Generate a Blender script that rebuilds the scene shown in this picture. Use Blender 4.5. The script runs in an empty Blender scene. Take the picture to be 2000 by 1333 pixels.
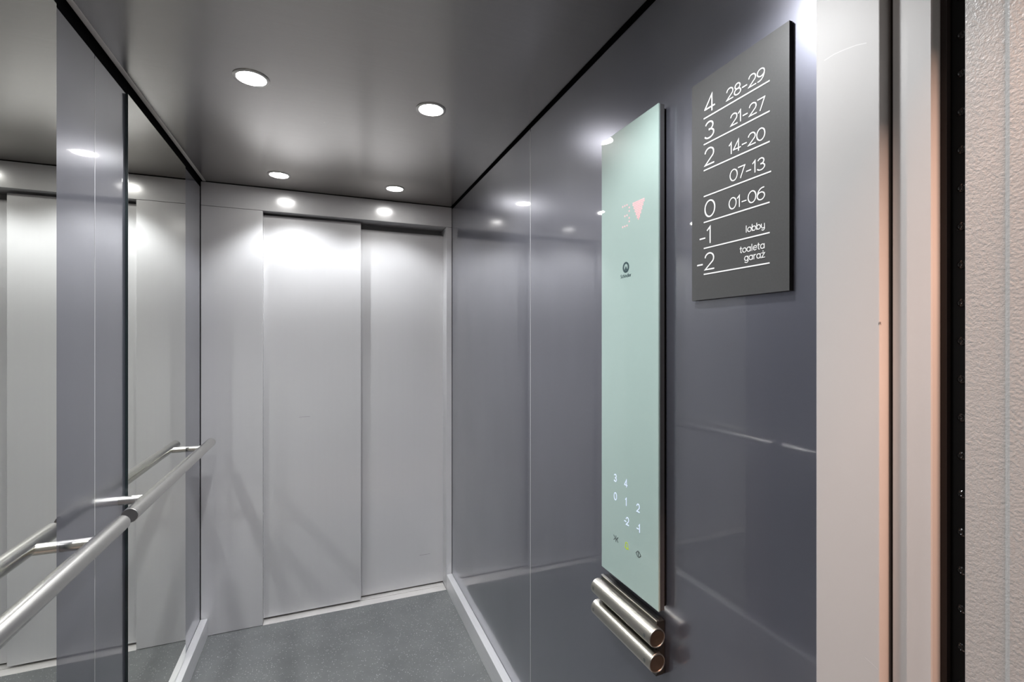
import bpy, bmesh, math, random
from mathutils import Vector, Matrix
S = bpy.context.scene
C = S.collection
R = math.radians
random.seed(4)

# ------------------------------------------------------------------ camera, world, exposure
XL, XR = -0.548, 0.685          # cab side walls
YF, YB = 0.473, 2.67            # cab front and back inner faces
ZC = 2.187                      # ceiling
cd = bpy.data.cameras.new('camera'); cam = bpy.data.objects.new('camera', cd); C.objects.link(cam)
cam.location = (0, 0, 1.42); cam.rotation_euler = (R(90), 0, R(-21.544))
cd.sensor_width = 36; cd.lens = 932.3 * 36 / 2000; cd.clip_start = 0.02
S.camera = cam

W = bpy.data.worlds.new('lobby_light'); S.world = W; W.use_nodes = True
bg = W.node_tree.nodes['Background']
bg.inputs[0].default_value = (1.0, 0.88, 0.82, 1); bg.inputs[1].default_value = 0.14   # warm lobby seen through the open doorway

S.view_settings.view_transform = 'Standard'; S.view_settings.look = 'None'
S.view_settings.gamma = 1; S.view_settings.use_curve_mapping = False
S.view_settings.exposure = 0.0
S.cycles.max_bounces = 14; S.cycles.diffuse_bounces = 8; S.cycles.glossy_bounces = 8
S.cycles.sample_clamp_indirect = 30; S.cycles.use_guiding = True; S.cycles.caustics_reflective = True; S.cycles.blur_glossy = 0
S.cycles.use_denoising = True
SPOT_W = 24.0        # each downlight's reflector beam
LENS_E = 92.0        # emission of each downlight's lens

ll = bpy.data.lights.new('landing_lamp', 'AREA'); ll.shape = 'SQUARE'; ll.size = .22; ll.energy = 88; ll.color = (1.0, .60, .44)
lamp = bpy.data.objects.new('landing_lamp', ll); C.objects.link(lamp); lamp.location = (.485, -.28, 2.78)   # warm ceiling lamp of the landing outside the door

# ------------------------------------------------------------------ materials
def nt(name):
    m = bpy.data.materials.new(name); m.use_nodes = True
    n = m.node_tree.nodes; return m, n, m.node_tree.links, n['Principled BSDF']
def P(name, col, rough=.5, metal=0, spec=.5, coat=0, coat_r=.05, emit=None, es=0):
    m, n, l, b = nt(name)
    b.inputs['Base Color'].default_value = (*col, 1); b.inputs['Roughness'].default_value = rough
    b.inputs['Metallic'].default_value = metal; b.inputs['Specular IOR Level'].default_value = spec
    b.inputs['Coat Weight'].default_value = coat; b.inputs['Coat Roughness'].default_value = coat_r
    if emit:
        b.inputs['Emission Color'].default_value = (*emit, 1); b.inputs['Emission Strength'].default_value = es
    return m
def mapping(n, l, scale):
    t = n.new('ShaderNodeTexCoord'); mp = n.new('ShaderNodeMapping'); mp.inputs['Scale'].default_value = scale
    l.new(t.outputs['Object'], mp.inputs['Vector']); return mp
def noise(n, l, scale, vec, detail=3, rough=.5):
    t = n.new('ShaderNodeTexNoise'); t.inputs['Scale'].default_value = scale; t.inputs['Detail'].default_value = detail
    t.inputs['Roughness'].default_value = rough
    l.new(vec.outputs[0], t.inputs['Vector']); return t
def ramp(n, l, fac, stops):
    r = n.new('ShaderNodeValToRGB'); e = r.color_ramp.elements
    while len(e) < len(stops): e.new(.5)
    for k, (p, c) in enumerate(stops):
        e[k].position = p; e[k].color = (*c, 1) if len(c) == 3 else c
    l.new(fac, r.inputs[0]); return r
def vary(m, n, l, b, scale, nscale, c0, c1, r0=None, r1=None, lo=.15, hi=.85, rscale=None):
    mp = mapping(n, l, scale); t = noise(n, l, nscale, mp)
    r = ramp(n, l, t.outputs['Fac'], [(lo, c0), (hi, c1)]); l.new(r.outputs[0], b.inputs['Base Color'])
    if r0 is not None:
        mp2 = mapping(n, l, (1, 1, 1)); t2 = noise(n, l, rscale or 4, mp2, 4)
        q = n.new('ShaderNodeMapRange'); q.inputs['To Min'].default_value = r0; q.inputs['To Max'].default_value = r1
        q.inputs['From Min'].default_value = .1; q.inputs['From Max'].default_value = .9
        l.new(t2.outputs['Fac'], q.inputs['Value']); l.new(q.outputs[0], b.inputs['Roughness'])

# blue grey wall laminate: satin pigment under a clear gloss
M_wall, n, l, b = nt('blue_grey_laminate')
vary(M_wall, n, l, b, (1, 1, .35), 5, (.180, .184, .220), (.204, .208, .248), .27, .34)
b.inputs['Metallic'].default_value = .75
b.inputs['Coat Weight'].default_value = 1; b.inputs['Coat IOR'].default_value = 1.6; b.inputs['Coat Roughness'].default_value = .035
# light grey satin door / jamb steel with a faint vertical grain
M_door, n, l, b = nt('satin_grey_steel')
vary(M_door, n, l, b, (22, 22, .35), 3, (.446, .444, .452), (.456, .454, .462))
b.inputs['Roughness'].default_value = .20; b.inputs['Specular IOR Level'].default_value = .42
b.inputs['Metallic'].default_value = .10
# jamb paint by the camera
M_jamb, n, l, b = nt('pale_grey_paint')
vary(M_jamb, n, l, b, (1, 1, .4), 6, (.47, .46, .452), (.50, .49, .482), .40, .48)
b.inputs['Specular IOR Level'].default_value = .22
# ceiling steel
M_ceil, n, l, b = nt('brushed_ceiling_steel')
vary(M_ceil, n, l, b, (1.5, 30, 1.5), 4, (.36, .345, .325), (.385, .37, .35))
b.inputs['Roughness'].default_value = .225; b.inputs['Metallic'].default_value = 1.0
M_cove = P('ceiling_edge_steel', (.60, .58, .55), .4, .5)
M_void = P('dark_gap', (.006, .006, .007), .8, spec=.1)
M_recess = P('dim_recess_paint', (.16, .16, .16), .5)
M_seam = P('seam_metal', (.50, .50, .52), .35)
M_black = P('black_plastic', (.008, .008, .008), .16, spec=.4)
M_blackmatt = P('matt_black_rubber', (.004, .004, .004), .7, spec=.15)
M_brown = P('dark_brown_seal', (.025, .018, .016), .5, spec=.3)
# rubber floor with pale flecks
M_floor, n, l, b = nt('flecked_rubber_floor')
mp = mapping(n, l, (1, 1, 1))
v = n.new('ShaderNodeTexVoronoi'); v.inputs['Scale'].default_value = 190; l.new(mp.outputs[0], v.inputs['Vector'])
s = n.new('ShaderNodeSeparateColor'); l.new(v.outputs['Color'], s.inputs[0])
r1 = ramp(n, l, s.outputs[0], [(.80, (0, 0, 0)), (.97, (1, 1, 1))])
d1 = ramp(n, l, v.outputs['Distance'], [(.18, (1, 1, 1)), (.42, (0, 0, 0))])
mu = n.new('ShaderNodeMath'); mu.operation = 'MULTIPLY'; l.new(r1.outputs[0], mu.inputs[0]); l.new(d1.outputs[0], mu.inputs[1])
t = noise(n, l, 5, mp, 6, .65); base = ramp(n, l, t.outputs['Fac'], [(.3, (.105, .11, .11)), (.7, (.135, .14, .14))])
mx = n.new('ShaderNodeMix'); mx.data_type = 'RGBA'; l.new(mu.outputs[0], mx.inputs[0])
l.new(base.outputs[0], mx.inputs[6]); mx.inputs[7].default_value = (.42, .43, .43, 1)
l.new(mx.outputs[2], b.inputs['Base Color']); b.inputs['Roughness'].default_value = .55; b.inputs['Specular IOR Level'].default_value = .22
# brushed aluminium
M_alu, n, l, b = nt('brushed_aluminium')
vary(M_alu, n, l, b, (30, 1, 30), 8, (.74, .74, .75), (.82, .82, .83), .40, .48)
b.inputs['Metallic'].default_value = .65
M_sill, n, l, b = nt('worn_aluminium_sill')
vary(M_sill, n, l, b, (2, 40, 1), 6, (.56, .54, .53), (.74, .72, .70), .35, .5)
b.inputs['Metallic'].default_value = .45
M_steel = P('brushed_stainless', (.64, .63, .60), .27, 1.0)
M_steelend = P('shaded_steel_end', (.16, .16, .16), .45, .6)  # shade on the handrail ends, put into a darker steel colour
M_mirror = P('silvered_mirror', (.90, .91, .86), .0, 1.0)
M_glassedge = P('mirror_edge', (.015, .025, .027), .25)
M_cop = P('mint_back_painted_glass', (.36, .472, .440), .35, 0, .5, coat=1, coat_r=.01)
M_copside = P('panel_housing_grey', (.085, .083, .085), .38, .4)
M_led = P('red_led', (.62, .34, .35), .4, emit=(1, .42, .45), es=.5)
M_key = P('lit_key_numeral', (.45,.5,.62), .4, emit=(.70, .80, 1.0), es=.5)
M_bell = P('yellow_green_bell', (.42, .58, .03), .4, emit=(.5, .62, .02), es=.15)
M_ink = P('dark_teal_print', (.022, .055, .062), .4)
M_ink2 = P('dark_grey_print', (.06, .075, .075), .4)
M_sign, n, l, b = nt('anthracite_sign_board')
vary(M_sign, n, l, b, (1, 1, 1), 300, (.058, .058, .058), (.070, .070, .070), .38, .42)
M_signedge = P('sign_board_black_edge', (.006, .006, .006), .5, spec=.2)
M_white = P('white_print', (.86, .86, .85), .5)
M_lens = P('lamp_lens', (.9, .9, .9), .4, emit=(1.0, .985, .96), es=LENS_E)
M_ring = P('lamp_ring_satin', (.50, .49, .47), .35, .7)
M_tube = P('satin_nickel_tube', (.50, .48, .43), .32, 1.0)
M_cap = P('turned_dark_cap', (.10, .075, .055), .35, .7)
M_plate = P('dark_steel_plate', (.045, .043, .040), .3, .7)
# hammered powder coat
M_hammer, n, l, b = nt('hammered_powder_coat')
mp = mapping(n, l, (1, 1, 1)); t = noise(n, l, 300, mp, 3, .55)
bp = n.new('ShaderNodeBump'); bp.inputs['Strength'].default_value = .4; bp.inputs['Distance'].default_value = .0016
l.new(t.outputs['Fac'], bp.inputs['Height']); l.new(bp.outputs[0], b.inputs['Normal'])
b.inputs['Base Color'].default_value = (.38, .378, .37, 1); b.inputs['Roughness'].default_value = .3
M_scratch = P('pale_scratch', (.57, .56, .55), .5)
M_scuff = P('scuff', (.16, .15, .15), .6)

# ------------------------------------------------------------------ mesh helpers
BASE = {}
def thing(name, label, cat, loc, group=None):
    o = bpy.data.objects.new(name, None); C.objects.link(o); o.location = loc
    o.empty_display_size = .05; o['label'] = label; o['category'] = cat
    if group: o['group'] = group
    BASE[o.name] = Vector(loc); return o
def obj(name, bm, mats, parent=None, smooth=False, origin=None):
    if not isinstance(mats, (list, tuple)): mats = [mats]
    off = BASE[parent.name] if parent is not None else Vector(origin or (0, 0, 0))
    bm.transform(Matrix.Translation(-off))
    bm.normal_update()
    me = bpy.data.meshes.new(name); bm.to_mesh(me); bm.free()
    for m in mats: me.materials.append(m)
    if smooth:
        for p in me.polygons: p.use_smooth = True
        me.set_sharp_from_angle(angle=R(35))
    o = bpy.data.objects.new(name, me); C.objects.link(o)
    if parent is not None: o.parent = parent
    else: o.location = off
    BASE[o.name] = off
    return o
def struct(name, bm, mats, label=None, **k):
    o = obj(name, bm, mats, **k); o['kind'] = 'structure'
    if label: o['label'] = label
    return o
def box(x0, x1, y0, y1, z0, z1, bev=0, bm=None, seg=2):
    bm = bm or bmesh.new(); b2 = bmesh.new()
    bmesh.ops.create_cube(b2, size=1)
    for v in b2.verts:
        v.co = Vector((x0 + (v.co.x + .5) * (x1 - x0), y0 + (v.co.y + .5) * (y1 - y0), z0 + (v.co.z + .5) * (z1 - z0)))
    if bev: bmesh.ops.bevel(b2, geom=b2.edges[:], offset=bev, segments=seg, affect='EDGES', profile=.5)
    merge(bm, b2); return bm
def merge(bm, b2, mi=None):
    if mi is not None:
        for f in b2.faces: f.material_index = mi
    me = bpy.data.meshes.new('tmp'); b2.to_mesh(me); b2.free(); bm.from_mesh(me); bpy.data.meshes.remove(me)
def prism(pts, z0, z1, bm=None):
    """vertical extrusion of a plan outline (x, y)"""
    bm = bm or bmesh.new()
    lo = [bm.verts.new((x, y, z0)) for x, y in pts]; hi = [bm.verts.new((x, y, z1)) for x, y in pts]
    k = len(pts)
    for i in range(k): bm.faces.new((lo[i], lo[(i + 1) % k], hi[(i + 1) % k], hi[i]))
    bm.faces.new(lo[::-1]); bm.faces.new(hi)
    bmesh.ops.recalc_face_normals(bm, faces=bm.faces[:]); return bm
def lathe(prof, origin, axis='Z', seg=40, bm=None, close=False):
    """prof: list of (radius, height along axis); r = 0 ends make caps"""
    bm = bm or bmesh.new(); o = Vector(origin); rings = []
    ax = {'X': (Vector((0, 1, 0)), Vector((0, 0, 1)), Vector((1, 0, 0))),
          'Y': (Vector((0, 0, 1)), Vector((1, 0, 0)), Vector((0, 1, 0))),
          'Z': (Vector((1, 0, 0)), Vector((0, 1, 0)), Vector((0, 0, 1)))}[axis]
    for r, h in prof:
        if r == 0: rings.append([bm.verts.new(o + ax[2] * h)])
        else: rings.append([bm.verts.new(o + ax[2] * h + (ax[0] * math.cos(a) + ax[1] * math.sin(a)) * r)
                            for a in [2 * math.pi * k / seg for k in range(seg)]])
    pairs = list(zip(rings, rings[1:])) + ([(rings[-1], rings[0])] if close else [])
    for A, B in pairs:
        for k in range(seg):
            j = (k + 1) % seg
            if len(A) == 1 and len(B) == 1: continue
            if len(A) == 1: bm.faces.new((A[0], B[j], B[k]))
            elif len(B) == 1: bm.faces.new((A[k], A[j], B[0]))
            else: bm.faces.new((A[k], A[j], B[j], B[k]))
    bmesh.ops.recalc_face_normals(bm, faces=bm.faces[:]); return bm

# ------------------------------------------------------------------ room shell
struct('floor', box(XL - .1, XR + .1, YF - .01, YB + .02, -.05, 0), M_floor, 'dark grey flecked rubber floor of the lift cab')
# ceiling pan: bright folded strip along the left edge, dark shadow gaps round it
ce = struct('ceiling', box(XL + .024, XR - .009, YF + .004, YB - .004, ZC, ZC + .03), M_ceil, 'brushed steel ceiling with recessed lamps')
obj('edge_strip', box(XL + .010, XL + .0238, YF + .004, YB - .004, ZC - .001, ZC + .02, .0008), M_cove, ce)
struct('trim_1', box(XL - .1, XR + .1, YF - .1, YB + .2, ZC + .05, ZC + .08), M_void, 'black void above the ceiling pan')

def wall_panels(name, xin, side, label):
    """backing with bright seam strip + separate laminate panels"""
    x0, x1 = (xin - .06, xin - .012) if side < 0 else (xin + .012, xin + .06)
    w = struct(name, box(x0, x1, YF - .09, YB + .15, 0, ZC + .06), M_void, label)
    ym = 1.538 if side < 0 else 1.5564
    zt = 2.158 if side < 0 else 2.1765
    ys = [YF + .001, ym, YB - .0015]
    for a, bb in zip(ys, ys[1:]):
        px = (xin - .012, xin) if side < 0 else (xin, xin + .012)
        bm = box(px[0], px[1], a + (.0010 if a != ys[0] else 0), bb - (.0010 if bb != ys[-1] else 0), .004, zt, .0012)
        obj('wall_panel', bm, M_wall, w)
    sx = (xin - .012, xin + .0002) if side < 0 else (xin - .0002, xin + .012)
    obj('seam_strip', box(sx[0], sx[1], ym - .0012, ym + .0012, .004, zt - .01), M_seam, w)
    return w
wall_panels('wall_left', XL, -1, 'left cab wall of glossy blue grey panels carrying the mirrors')
wall_panels('wall_right', XR, 1, 'right cab wall of glossy blue grey panels carrying the glass control panel')

# back wall: header, wide left jamb, narrow right jamb (separate folded sheets)
JX0, JX1, HZ = -.2823, .6522, 2.0715
wb = struct('wall_back', box(XL - .06, XR + .06, YB + .16, YB + .19, -.05, ZC + .06), M_void, 'back end of the cab around the closed sliding door')
obj('header_panel', box(XL + .002, XR - .0015, YB, YB + .155, HZ, ZC - .0025, .0012), M_door, wb)
obj('jamb_panel', box(XL + .002, JX0, YB, YB + .155, 0.002, HZ - .0014, .0012), M_door, wb)
obj('jamb_panel', box(JX1, XR - .0015, YB, YB + .155, 0.002, HZ - .0014, .0012), M_door, wb)
d1 = struct('door_1', box(JX0 - .05, JX1 + .05, YB + .126, YB + .15, .01, HZ + .03), M_recess, 'closed two panel telescopic sliding lift door at the back')
DX = .189
DL = obj('door_panel', box(JX0 - .03, DX, YB + .044, YB + .066, .013, 2.0595, .0015), M_door, d1)
DR = obj('door_panel', box(DX - .03, JX1 + .03, YB + .084, YB + .106, .011, 2.0375, .0015), M_door, d1)
obj('scuff_mark', box(-.118, -.066, YB + .0437, YB + .0441, 1.0235, 1.0247), M_scuff, DL)
obj('scuff_mark', box(.515, .575, YB + .0837, YB + .0841, .183, .1845), M_scuff, DR)
# sill with running grooves
s1 = struct('trim_2', box(JX0 + .001, JX1 - .001, YB + .001, YB + .052, -.03, .0015, .0008), M_sill, 'worn aluminium door sill at the back door')
obj('sill_track', box(JX0 + .001, JX1 - .001, YB + .057, YB + .094, -.03, .0012, .0008), M_sill, s1)
obj('sill_track', box(JX0 + .001, JX1 - .001, YB + .099, YB + .125, -.03, .0008, .0008), M_sill, s1)
obj('sill_groove', box(JX0 + .001, JX1 - .001, YB + .001, YB + .125, -.04, -.012), M_void, s1)
# baseboards
bl = struct('baseboard_left', box(XL + .0008, -.517, YF + .002, YB - .001, 0, .0865, .0012), M_alu, 'aluminium baseboard along the left wall')
br = struct('baseboard_right', box(.6527, XR - .0008, YF + .002, YB - .001, 0, .0878, .0012), M_alu, 'aluminium baseboard along the right wall')

# front end: cab entrance around the camera side, landing frame beyond
wf = struct('wall_front', box(XL - .06, -.2823, .3895, YF, 0, ZC + .06, .001), M_jamb, 'front entrance frame of the cab at the right edge of the view')
obj('header_panel', box(-.2823, .652, .3895, YF, 2.0715, ZC + .06, .001), M_jamb, wf)
jr = obj('jamb_panel', box(.652, .79, .3895, YF, 0, ZC + .06, .0012), M_jamb, wf); jr['label'] = 'pale grey door jamb beside the floor sign'
bm = bmesh.new()   # paint chip on the jamb's outer edge
f = [bm.verts.new(p) for p in ((.6519, .3899, 1.4445), (.6519, .3910, 1.4425), (.6519, .3904, 1.4398), (.6519, .3896, 1.4412))]; bm.faces.new(f)
f = [bm.verts.new(p) for p in ((.6524, .3894, 1.4445), (.6545, .3894, 1.4440), (.6548, .3894, 1.4395), (.6524, .3894, 1.4425))]; bm.faces.new(f)
obj('paint_chip', bm, M_scuff, jr)
def scratch(pts, w):
    bm = bmesh.new()
    for (y0, z0), (y1, z1) in zip(pts, pts[1:]):
        f = [bm.verts.new((.6519, y, z)) for y, z in ((y0, z0 - w), (y1, z1 - w), (y1, z1 + w), (y0, z0 + w))]; bm.faces.new(f)
    obj('scratch_mark', bm, M_scratch, jr)
scratch([(.4610, 1.8128), (.4480, 1.8140), (.4340, 1.8125), (.4180, 1.8095), (.4050, 1.8050)], .0007)
scratch([(.4070, 1.0102), (.3985, 1.0075), (.3915, 1.0045)], .0004)
t3 = struct('trim_3', prism([(.668, .3836), (.668, .3662), (.664, .3660), (.664, .3412), (.6652, .3400), (.79, .3400), (.79, .3836)], -.02, 2.3), M_jamb, 'pale closing post of the open cab door')
obj('seal_strip', box(.6735, .79, .3838, .3893, -.02, 2.3), M_brown, t3)
struct('trim_4', box(.680, .79, .3335, .3396, -.02, 2.3), M_brown, 'dark brown seal between closing post and light curtain')
lf = struct('trim_5', prism([(.6690, .3112), (.6682, .3106), (.6680, .2768), (.6668, .2745), (.6660, .2725), (.6660, .10), (.80, .10), (.80, .3112)], -.02, 2.3), M_hammer, 'hammered light grey landing door frame at the right edge')
struct('trim_7', box(-.40, .80, .10, .3112, 2.10, 2.7), M_hammer, 'hammered light grey head of the landing door frame')
struct('trim_6', box(-.40, .80, .10, .3885, -.05, -.004), M_sill, 'landing sill in the open doorway')
# light curtain in the gap
lc = thing('light_curtain', 'black vertical door sensor strip with a row of small lenses beside the textured frame', 'sensor strip', (.70, .322, 0))
obj('strip', box(.687, .72, .3116, .3330, 0.0, 2.3, .001), M_blackmatt, lc)
k0 = None
zs = [1.42 - .0238 * 0 + .0443 * k for k in range(-22, 16)]
for k, z in enumerate(zs):
    if k0 is None:
        k0 = obj('sensor_lens', lathe([(.0048, .0000), (.0046, -.0012), (.0030, -.0022), (.0016, -.0010), (0, -.0006)], (.687, .3225, z), 'X', 20), M_black, lc, smooth=True)
    else:
        o = k0.copy(); C.objects.link(o); o.parent = lc; o.location = (0, 0, z - zs[0])

# ------------------------------------------------------------------ mirrors
for y0, y1, lab in ((1.740, 2.3760, 'tall frameless mirror panel next to the back corner behind the far handrail'),
                    (.66, 1.3315, 'tall frameless mirror panel at the left edge behind the near handrail')):
    m = thing('wall_mirror', lab, 'mirror', (XL, (y0 + y1) / 2, .088))
    bm = box(XL + .0003, XL + .0068, y0, y1, .0885, 2.1555)
    obj('glass_edge', bm, M_glassedge, m)
    obj('mirror_face', box(XL + .0069, XL + .0072, y0 + .0006, y1 - .0006, .0891, 2.1549), M_mirror, m)
# ------------------------------------------------------------------ handrails
RX, RZ, RR = -.473, .962, .019
def rail(y0, y1, brs, lab):
    t = thing('handrail', lab, 'handrail', (XL, (y0 + y1) / 2, RZ), 'steel handrails on the left wall')
    obj('tube', lathe([(RR - .001, y0), (RR, y0 + .001), (RR, y1 - .001), (RR - .001, y1)], (RX, 0, RZ), 'Y', 48), M_steel, t, smooth=True)
    for ye, d in ((y0, -1), (y1, 1)):
        obj('end_cap', lathe([(0, ye + d * .0004), (RR - .0009, ye + d * .0004), (RR - .0009, ye - d * .006)], (RX, 0, RZ), 'Y', 48), M_steelend, t)
    for y in brs:
        a = obj('bracket', lathe([(0, XL - .002), (.0125, XL - .002), (.0125, RX - .008), (0, RX - .006)], (0, y, RZ - .004), 'X', 32), M_steel, t, smooth=True)
rail(1.5306, 2.506, (1.6975, 2.404), 'round brushed steel handrail running to the back corner')
rail(.560, 1.4790, (1.3700, .640), 'round brushed steel handrail cut by the left edge of the photo')

# ------------------------------------------------------------------ downlights
lamps = [(-.1955, .694, 'recessed round lamp near the entrance on the left'), (.331, .694, 'recessed round lamp near the entrance above the floor sign'),
         (-.1955, 1.5735, 'recessed round lamp in the middle of the ceiling on the mirror side'),
         (.331, 1.5695, 'recessed round lamp in the middle of the ceiling towards the control panel wall'),
         (-.1915, 2.4465, 'recessed round lamp at the back above the left door panel'),
         (.3335, 2.4505, 'recessed round lamp at the back above the right door panel')]
proto = None
for k, (x, y, lab) in enumerate(lamps):
    t = thing('ceiling_light', lab, 'ceiling light', (x, y, ZC), 'recessed ceiling lamps')
    if proto is None:
        ring = obj('ring', lathe([(.049, 0.0005), (.049, -.0015), (.047, -.0030), (.0415, -.0034), (.0395, -.0026), (.0386, .0005)], (x, y, ZC), 'Z', 56), M_ring, t, smooth=True)
        lens = obj('lens', lathe([(.0385, -.0012), (.030, -.0020), (0, -.0022)], (x, y, ZC), 'Z', 48), M_lens, t, smooth=True)
        ld = bpy.data.lights.new('bulb', 'SPOT'); ld.energy = SPOT_W; ld.spot_size = R(128); ld.spot_blend = .5
        ld.shadow_soft_size = .024; ld.color = (.955, .975, 1.0)
        proto = (ring, lens)
    else:
        for p in proto:
            o = p.copy(); C.objects.link(o); o.parent = t
    ldk = ld
    if k == 5: ldk = ld.copy(); ldk.energy = SPOT_W * .68   # the weaker of the two back lamps
    lo = bpy.data.objects.new('bulb', ldk); C.objects.link(lo); lo.parent = t; lo.location = (0, 0, -.026)
    if k == 4: lo.rotation_euler = (0, R(-9), 0)   # this lamp is tilted a little towards the middle of the door

# ------------------------------------------------------------------ stroke lettering
def arc(cx, cy, rx, ry, a0, a1, k=None):
    k = k or max(6, int(abs(a1 - a0) / 12))
    return [(cx + rx * math.cos(R(a0 + (a1 - a0) * i / k)), cy + ry * math.sin(R(a0 + (a1 - a0) * i / k))) for i in range(k + 1)]
x_ = .66   # x-height
def bowl(cx, r): return arc(cx, x_ / 2, r, x_ / 2, 0, 360)
G = {
 '0': (.86, [arc(.41, .5, .40, .5, 0, 360)]),
 '1': (.40, [[(.0, .80), (.24, 1), (.24, 0)]]),
 '2': (.80, [arc(.37, .68, .35, .32, 168, -38) + [(.02, 0), (.74, 0)]]),
 '3': (.80, [arc(.36, .75, .30, .25, 155, -90), arc(.35, .265, .38, .265, 90, -150)]),
 '4': (.86, [[(.58, 0), (.58, 1), (.0, .24)], [(.0, .24), (.80, .24)]]),
 '6': (.82, [arc(.38, .32, .36, .32, 0, 360), [(.02, .36), (.06, .58), (.16, .78), (.32, .93), (.52, 1.0), (.68, 1.0)]]),
 '7': (.76, [[(.0, 1), (.70, 1), (.24, 0)]]),
 '8': (.80, [arc(.37, .76, .28, .24, 0, 360), arc(.37, .26, .35, .26, 0, 360)]),
 '9': (.82, [arc(.38, .68, .36, .32, 0, 360), [(.74, .64), (.70, .42), (.60, .22), (.44, .07), (.24, 0.0), (.08, 0.0)]]),
 '-': (.62, [[(.04, .36), (.50, .36)]]),
 ' ': (.5, []),
 'l': (.26, [[(.08, 1), (.08, 0)]]),
 'i': (.26, [[(.08, x_), (.08, 0)], [(.08, .88), (.08, .98)]]),
 'o': (.74, [bowl(.34, .33)]),
 'b': (.76, [[(.04, 1), (.04, 0)], bowl(.36, .32)]),
 'd': (.78, [[(.66, 1), (.66, 0)], bowl(.34, .32)]),
 'a': (.80, [[(.66, x_), (.66, 0)], bowl(.34, .32)]),
 'e': (.74, [[(.02, .34), (.66, .34)] + arc(.34, x_ / 2, .32, x_ / 2, 0, 310)]),
 'c': (.66, [arc(.34, x_ / 2, .32, x_ / 2, 45, 315)]),
 't': (.46, [[(.16, .92), (.16, .14)] + arc(.30, .14, .14, .14, 180, 280), [(.0, x_), (.38, x_)]]),
 'g': (.78, [[(.66, x_), (.66, -.08)] + arc(.35, -.08, .31, .24, 0, -150), bowl(.34, .32)]),
 'r': (.46, [[(.04, x_), (.04, 0)], arc(.30, .36, .26, .30, 180, 80)]),
 'n': (.70, [[(.04, x_), (.04, 0)], arc(.31, .36, .27, .30, 180, 0) + [(.58, 0)]]),
 'h': (.70, [[(.04, 1), (.04, 0)], arc(.31, .36, .27, .30, 180, 0) + [(.58, 0)]]),
 'y': (.68, [[(.04, x_), (.04, .30)] + arc(.31, .30, .27, .30, 180, 360) + [(.58, x_)], [(.58, x_), (.58, -.06)] + arc(.32, -.06, .26, .24, 0, -140)]),
 'ż': (.62, [[(.02, x_), (.54, x_), (.0, 0), (.56, 0)], [(.28, .88), (.28, .99)]]),
 'S': (.72, [arc(.34, .75, .28, .25, 30, 270) + arc(.34, .25, .30, .25, 90, -150)[1:]]),
}
def ribbon(bm, pts, w, put, th, closed=False):
    """flat raised stroke along pts; put(x, y, h) maps to 3-D"""
    n = len(pts)
    if n > 2 and (abs(pts[0][0] - pts[-1][0]) + abs(pts[0][1] - pts[-1][1])) < 1e-6: closed = True; pts = pts[:-1]; n -= 1
    V = []
    for i in range(n):
        p = Vector(pts[i])
        a = Vector(pts[(i - 1) % n]) if (i > 0 or closed) else None
        c = Vector(pts[(i + 1) % n]) if (i < n - 1 or closed) else None
        da = (p - a).normalized() if a is not None else None; dc = (c - p).normalized() if c is not None else None
        if da is None: da = dc
        if dc is None: dc = da
        na = Vector((-da.y, da.x)); nc = Vector((-dc.y, dc.x)); m = na + nc
        if m.length < 1e-4: m = na.copy()
        m.normalize(); k = w / 2 / max(.38, m.dot(na))
        e = Vector((0, 0))
        if not closed and i == 0: e = -da * w * .3
        if not closed and i == n - 1: e = dc * w * .3
        L_, R_ = p + m * k + e, p - m * k + e
        V.append([bm.verts.new(put(L_.x, L_.y, th)), bm.verts.new(put(R_.x, R_.y, th)), bm.verts.new(put(R_.x, R_.y, 0)), bm.verts.new(put(L_.x, L_.y, 0))])
    for i in range(n if closed else n - 1):
        A, B = V[i], V[(i + 1) % n]
        for q in range(4): bm.faces.new((A[q], A[(q + 1) % 4], B[(q + 1) % 4], B[q]))
    if not closed: bm.faces.new(V[0]); bm.faces.new(V[-1][::-1])
def width(s, gap=.0): return sum(G[c][0] for c in s) + gap * (len(s) - 1) - .06
def text_bm(s, h, w, put, x=0, y=0, align='L', gap=.06, sx=1.0, th=.0006):
    bm = bmesh.new(); W_ = width(s, gap) * h * sx
    x0 = x - (W_ if align == 'R' else W_ / 2 if align == 'C' else 0)
    for c in s:
        adv, strokes = G[c]
        for q, st in enumerate(strokes): ribbon(bm, [(x0 + px * h * sx, y + py * h) for px, py in st], w, put, th + .00006 * q)
        x0 += (adv + gap) * h * sx
    bmesh.ops.recalc_face_normals(bm, faces=bm.faces[:]); return bm
def on_wall(xface):   # x right = -Y, y = Z, h = off the surface towards the cab
    return lambda x, y, h: Vector((xface - h, -x, y))

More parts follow.
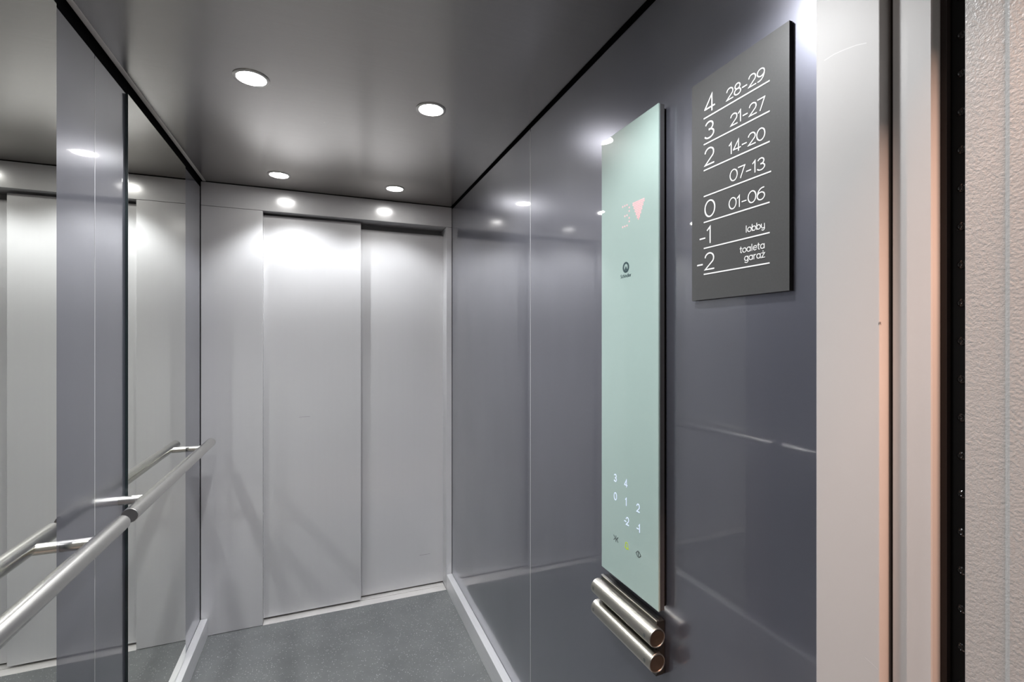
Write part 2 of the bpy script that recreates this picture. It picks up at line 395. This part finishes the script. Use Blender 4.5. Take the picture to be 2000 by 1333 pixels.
# ------------------------------------------------------------------ floor sign
SX = XR - .0085
sg = thing('floor_sign', 'dark grey directory board with white floor numbers and room ranges', 'sign', (SX, .640, 1.50))
bm = box(SX, XR - .0012, .5342, .7461, 1.4990, 1.9212)
for f in bm.faces: f.material_index = 0 if f.normal.x < -.5 else 1
for f in bm.faces:
    f.normal_update(); f.material_index = 0 if f.normal.x < -.5 else 1
obj('board', bm, [M_sign, M_signedge], sg)
put = on_wall(SX)
rows = [('4', '28-29'), ('3', '21-27'), ('2', '14-20'), ('', '07-13'), ('0', '01-06'), ('-1', None), ('-2', None)]
for k, (f, rg) in enumerate(rows):
    z = 1.8446 - .04955 * k
    if f:
        d = f.replace('-', '')
        obj('floor_number', text_bm(d, .0304, .0027, put, -.7112 if d != '1' else -.7052, z + .0083, 'L'), M_white, sg)
        if '-' in f:
            bm = bmesh.new(); x1 = -.7165 if d == '2' else -.7100
            ribbon(bm, [(x1 - .0140, z + .0193), (x1 - .0010, z + .0193)], .0027, put, .0006); obj('minus_sign', bm, M_white, sg)
    if rg: obj('room_range', text_bm(rg, .0196, .00195, put, -.5785, z + .0087, 'R', .075), M_white, sg)
    bm = bmesh.new(); e = -.5672 if k == 3 else -.5698
    ribbon(bm, [(-.7134, z), (e, z)], .0023, put, .0006); obj('divider_line', bm, M_white, sg)
obj('room_name', text_bm('lobby', .0112, .0014, put, -.5785, 1.6070, 'R', .06), M_white, sg)
obj('room_name', text_bm('toaleta', .0112, .0014, put, -.5785, 1.5735, 'R', .05), M_white, sg)
obj('room_name', text_bm('garaż', .0112, .0014, put, -.5785, 1.5585, 'R', .06), M_white, sg)

# ------------------------------------------------------------------ glass control panel
CX = .661; CY0, CY1, CZ0, CZ1 = .8281, 1.0510, .8440, 1.9262
cp = thing('control_panel', 'tall mint green glass lift control panel with lit numerals on the right wall', 'control panel', (XR, .94, CZ0))
obj('glass_panel', box(CX, CX + .005, CY0, CY1, CZ0, CZ1, .0012), M_cop, cp)
obj('housing', box(CX + .005, CX + .016, CY0 + .0006, CY1 - .0006, CZ0 + .0006, CZ1 - .0006), M_copside, cp)
obj('plinth', box(CX + .016, XR - .0005, CY0 + .006, CY1 - .006, CZ0 + .006, CZ1 - .006), M_blackmatt, cp)
put = on_wall(CX)
def dots(pts, r, mat, name):
    bm = bmesh.new()
    for y, z in pts:
        v = [bm.verts.new(put(-y + r * math.cos(a), z + 1.15 * r * math.sin(a), .0004)) for a in [k * math.pi / 4 for k in range(8)]]
        w = [bm.verts.new(put(-y + r * math.cos(a), z + 1.15 * r * math.sin(a), 0)) for a in [k * math.pi / 4 for k in range(8)]]
        bm.faces.new(v)
        for k in range(8): bm.faces.new((v[k], w[k], w[(k + 1) % 8], v[(k + 1) % 8]))
    bmesh.ops.recalc_face_normals(bm, faces=bm.faces[:])
    return obj(name, bm, mat, cp)
three = [(0, 0), (1, 0), (2, 0), (3, 1), (3, 2), (1, 3), (2, 3), (3, 4), (3, 5), (0, 6), (1, 6), (2, 6)]
dots([(.9575 - .0085 * c, 1.7385 - .00803 * r_) for c, r_ in three], .0019, M_led, 'display_digit')
tri = []
for rr in range(11):
    z = 1.7357 - rr * .0040
    half = .0222 * (1 - rr / 11.0)
    kk = int(half / .0040)
    tri += [(.8970 + j * .0040, z) for j in range(-kk, kk + 1)]
dots(tri, .0017, M_led, 'display_arrow')
# round emblem: dark ring, open arch with a wedge in its foot
bm = bmesh.new(); cy, cz = .9451, 1.5932
A = arc(-cy, cz, .0128, .0128, 0, 360, 40)[:-1]; B = arc(-cy, cz + .0004, .0072, .0080, 0, 360, 40)[:-1]
va = [bm.verts.new(put(*p, .0003)) for p in A]; vb = [bm.verts.new(put(*p, .0003)) for p in B]
for k in range(40): bm.faces.new((va[k], va[(k + 1) % 40], vb[(k + 1) % 40], vb[k]))
wv = [bm.verts.new(put(-cy + a, cz + b_, .0003)) for a, b_ in ((-.0055, -.0070), (.0055, -.0070), (.0026, -.0006), (0, .0032), (-.0026, -.0006))]
bm.faces.new(wv); bmesh.ops.recalc_face_normals(bm, faces=bm.faces[:])
for f in bm.faces:
    if f.normal.x > 0: f.normal_flip()
obj('emblem', bm, M_ink, cp)
obj('maker_name', text_bm('Schindler', .0074, .00105, put, -.9455, 1.5700, 'C', .07, .98, .0003), M_ink, cp)
for s_, y, z in (('3', .9886, 1.0865), ('4', .9448, 1.0856), ('0', .9886, 1.0417), ('1', .9442, 1.0419), ('2', .8981, 1.0425), ('-2', .9425, .9981), ('-1', .8972, .9977)):
    obj('key_numeral', text_bm(s_, .0172, .0022, put, -y, z - .0086, 'C', -.08, .78), M_key, cp)
def strokes(name, mat, lines, w):
    bm = bmesh.new()
    for q, ln in enumerate(lines): ribbon(bm, ln, w, put, .0004 + .00006 * q)
    bmesh.ops.recalc_face_normals(bm, faces=bm.faces[:]); return obj(name, bm, mat, cp)
def at(y, z, pts): return [(-y + a, z + c) for a, c in pts]
y, z = .9864, .9393   # door close: > | <
strokes('door_close_symbol', M_ink2, [at(y, z, [(-.0090, .0058), (-.0032, 0), (-.0090, -.0058)]), at(y, z, [(0, .0072), (0, -.0072)]), at(y, z, [(.0090, .0058), (.0032, 0), (.0090, -.0058)])], .0017)
y, z = .8972, .9385   # door open: < | >
strokes('door_open_symbol', M_ink2, [at(y, z, [(-.0028, .0060), (-.0088, 0), (-.0028, -.0060)]), at(y, z, [(0, .0072), (0, -.0072)]), at(y, z, [(.0028, .0060), (.0088, 0), (.0028, -.0060)])], .0017)
y, z = .9421, .9395   # bell
strokes('bell_symbol', M_bell, [at(y, z, [(-.0072, -.0054), (-.0048, -.0030)] + arc(0, .0020, .0048, .0058, 180, 0) + [(.0048, -.0030), (.0072, -.0054), (-.0072, -.0054)]), at(y, z, [(-.0016, -.0078), (.0016, -.0078)])], .0019)

# ------------------------------------------------------------------ twin tubes under the panel
tw = thing('tube_fitting', 'pair of short horizontal steel tubes on a dark plate under the glass control panel', 'wall fitting', (XR, .94, .70))
obj('backplate', box(.663, XR - .0008, .836, 1.056, .703, .8185, .0015), M_plate, tw)
obj('top_rim', box(.6622, .6690, .836, 1.056, .8187, .8215, .0006), M_tube, tw)
TX, TR, TY0, TY1 = .6505, .0202, .8195, 1.0525
for tz in (.7962, .7436):
    tb = obj('tube', lathe([(TR - .0012, TY0), (TR, TY0 + .0012), (TR, TY1 - .0012), (TR - .0012, TY1), (0, TY1)], (TX, 0, tz), 'Y', 48), M_tube, tw, smooth=True)
    obj('end_cap', lathe([(0, TY0 + .0008), (TR * .86, TY0 + .0008), (TR * .90, TY0 - .0004), (TR * .96, TY0 - .0006), (TR - .0012, TY0 + .0006)], (TX, 0, tz), 'Y', 48), [M_cap], tb, smooth=True)
    obj('end_ring', lathe([(TR * .88, TY0 + .0006), (TR * .90, TY0 - .0012), (TR * .97, TY0 - .0012), (TR * .985, TY0 + .0006)], (TX, 0, tz), 'Y', 48, close=True), M_tube, tb, smooth=True)
    # tiny dark marks near both ends, wrapped on the tube
    for yy in (TY0 + .016, TY1 - .012):
        bm = bmesh.new()
        for dy, a0, a1 in ((-.0022, 175, 193), (.0022, 175, 193)):
            pts = []
            for k in range(5):
                a = R(a0 + (a1 - a0) * k / 4); pts.append((a, yy + dy))
            for (a, q), (b2, q2) in zip(pts, pts[1:]):
                f = [bm.verts.new((TX + math.cos(A_) * (TR + .0002), Q, tz + math.sin(A_) * -(TR + .0002))) for A_, Q in ((a, q - .0006), (b2, q - .0006), (b2, q + .0006), (a, q + .0006))]
                bm.faces.new(f)
        for a in (176, 184, 192):
            f = [bm.verts.new((TX + math.cos(R(A_)) * (TR + .0002), Q, tz + math.sin(R(A_)) * -(TR + .0002))) for A_, Q in ((a - 1.5, yy - .0026), (a + 1.5, yy - .0026), (a + 1.5, yy + .0026), (a - 1.5, yy + .0026))]
            bm.faces.new(f)
        obj('engraved_mark', bm, M_ink2, tb)
obj('lower_lip', box(.664, XR - .0008, .840, 1.052, .6990, .7028, .0006), M_plate, tw)
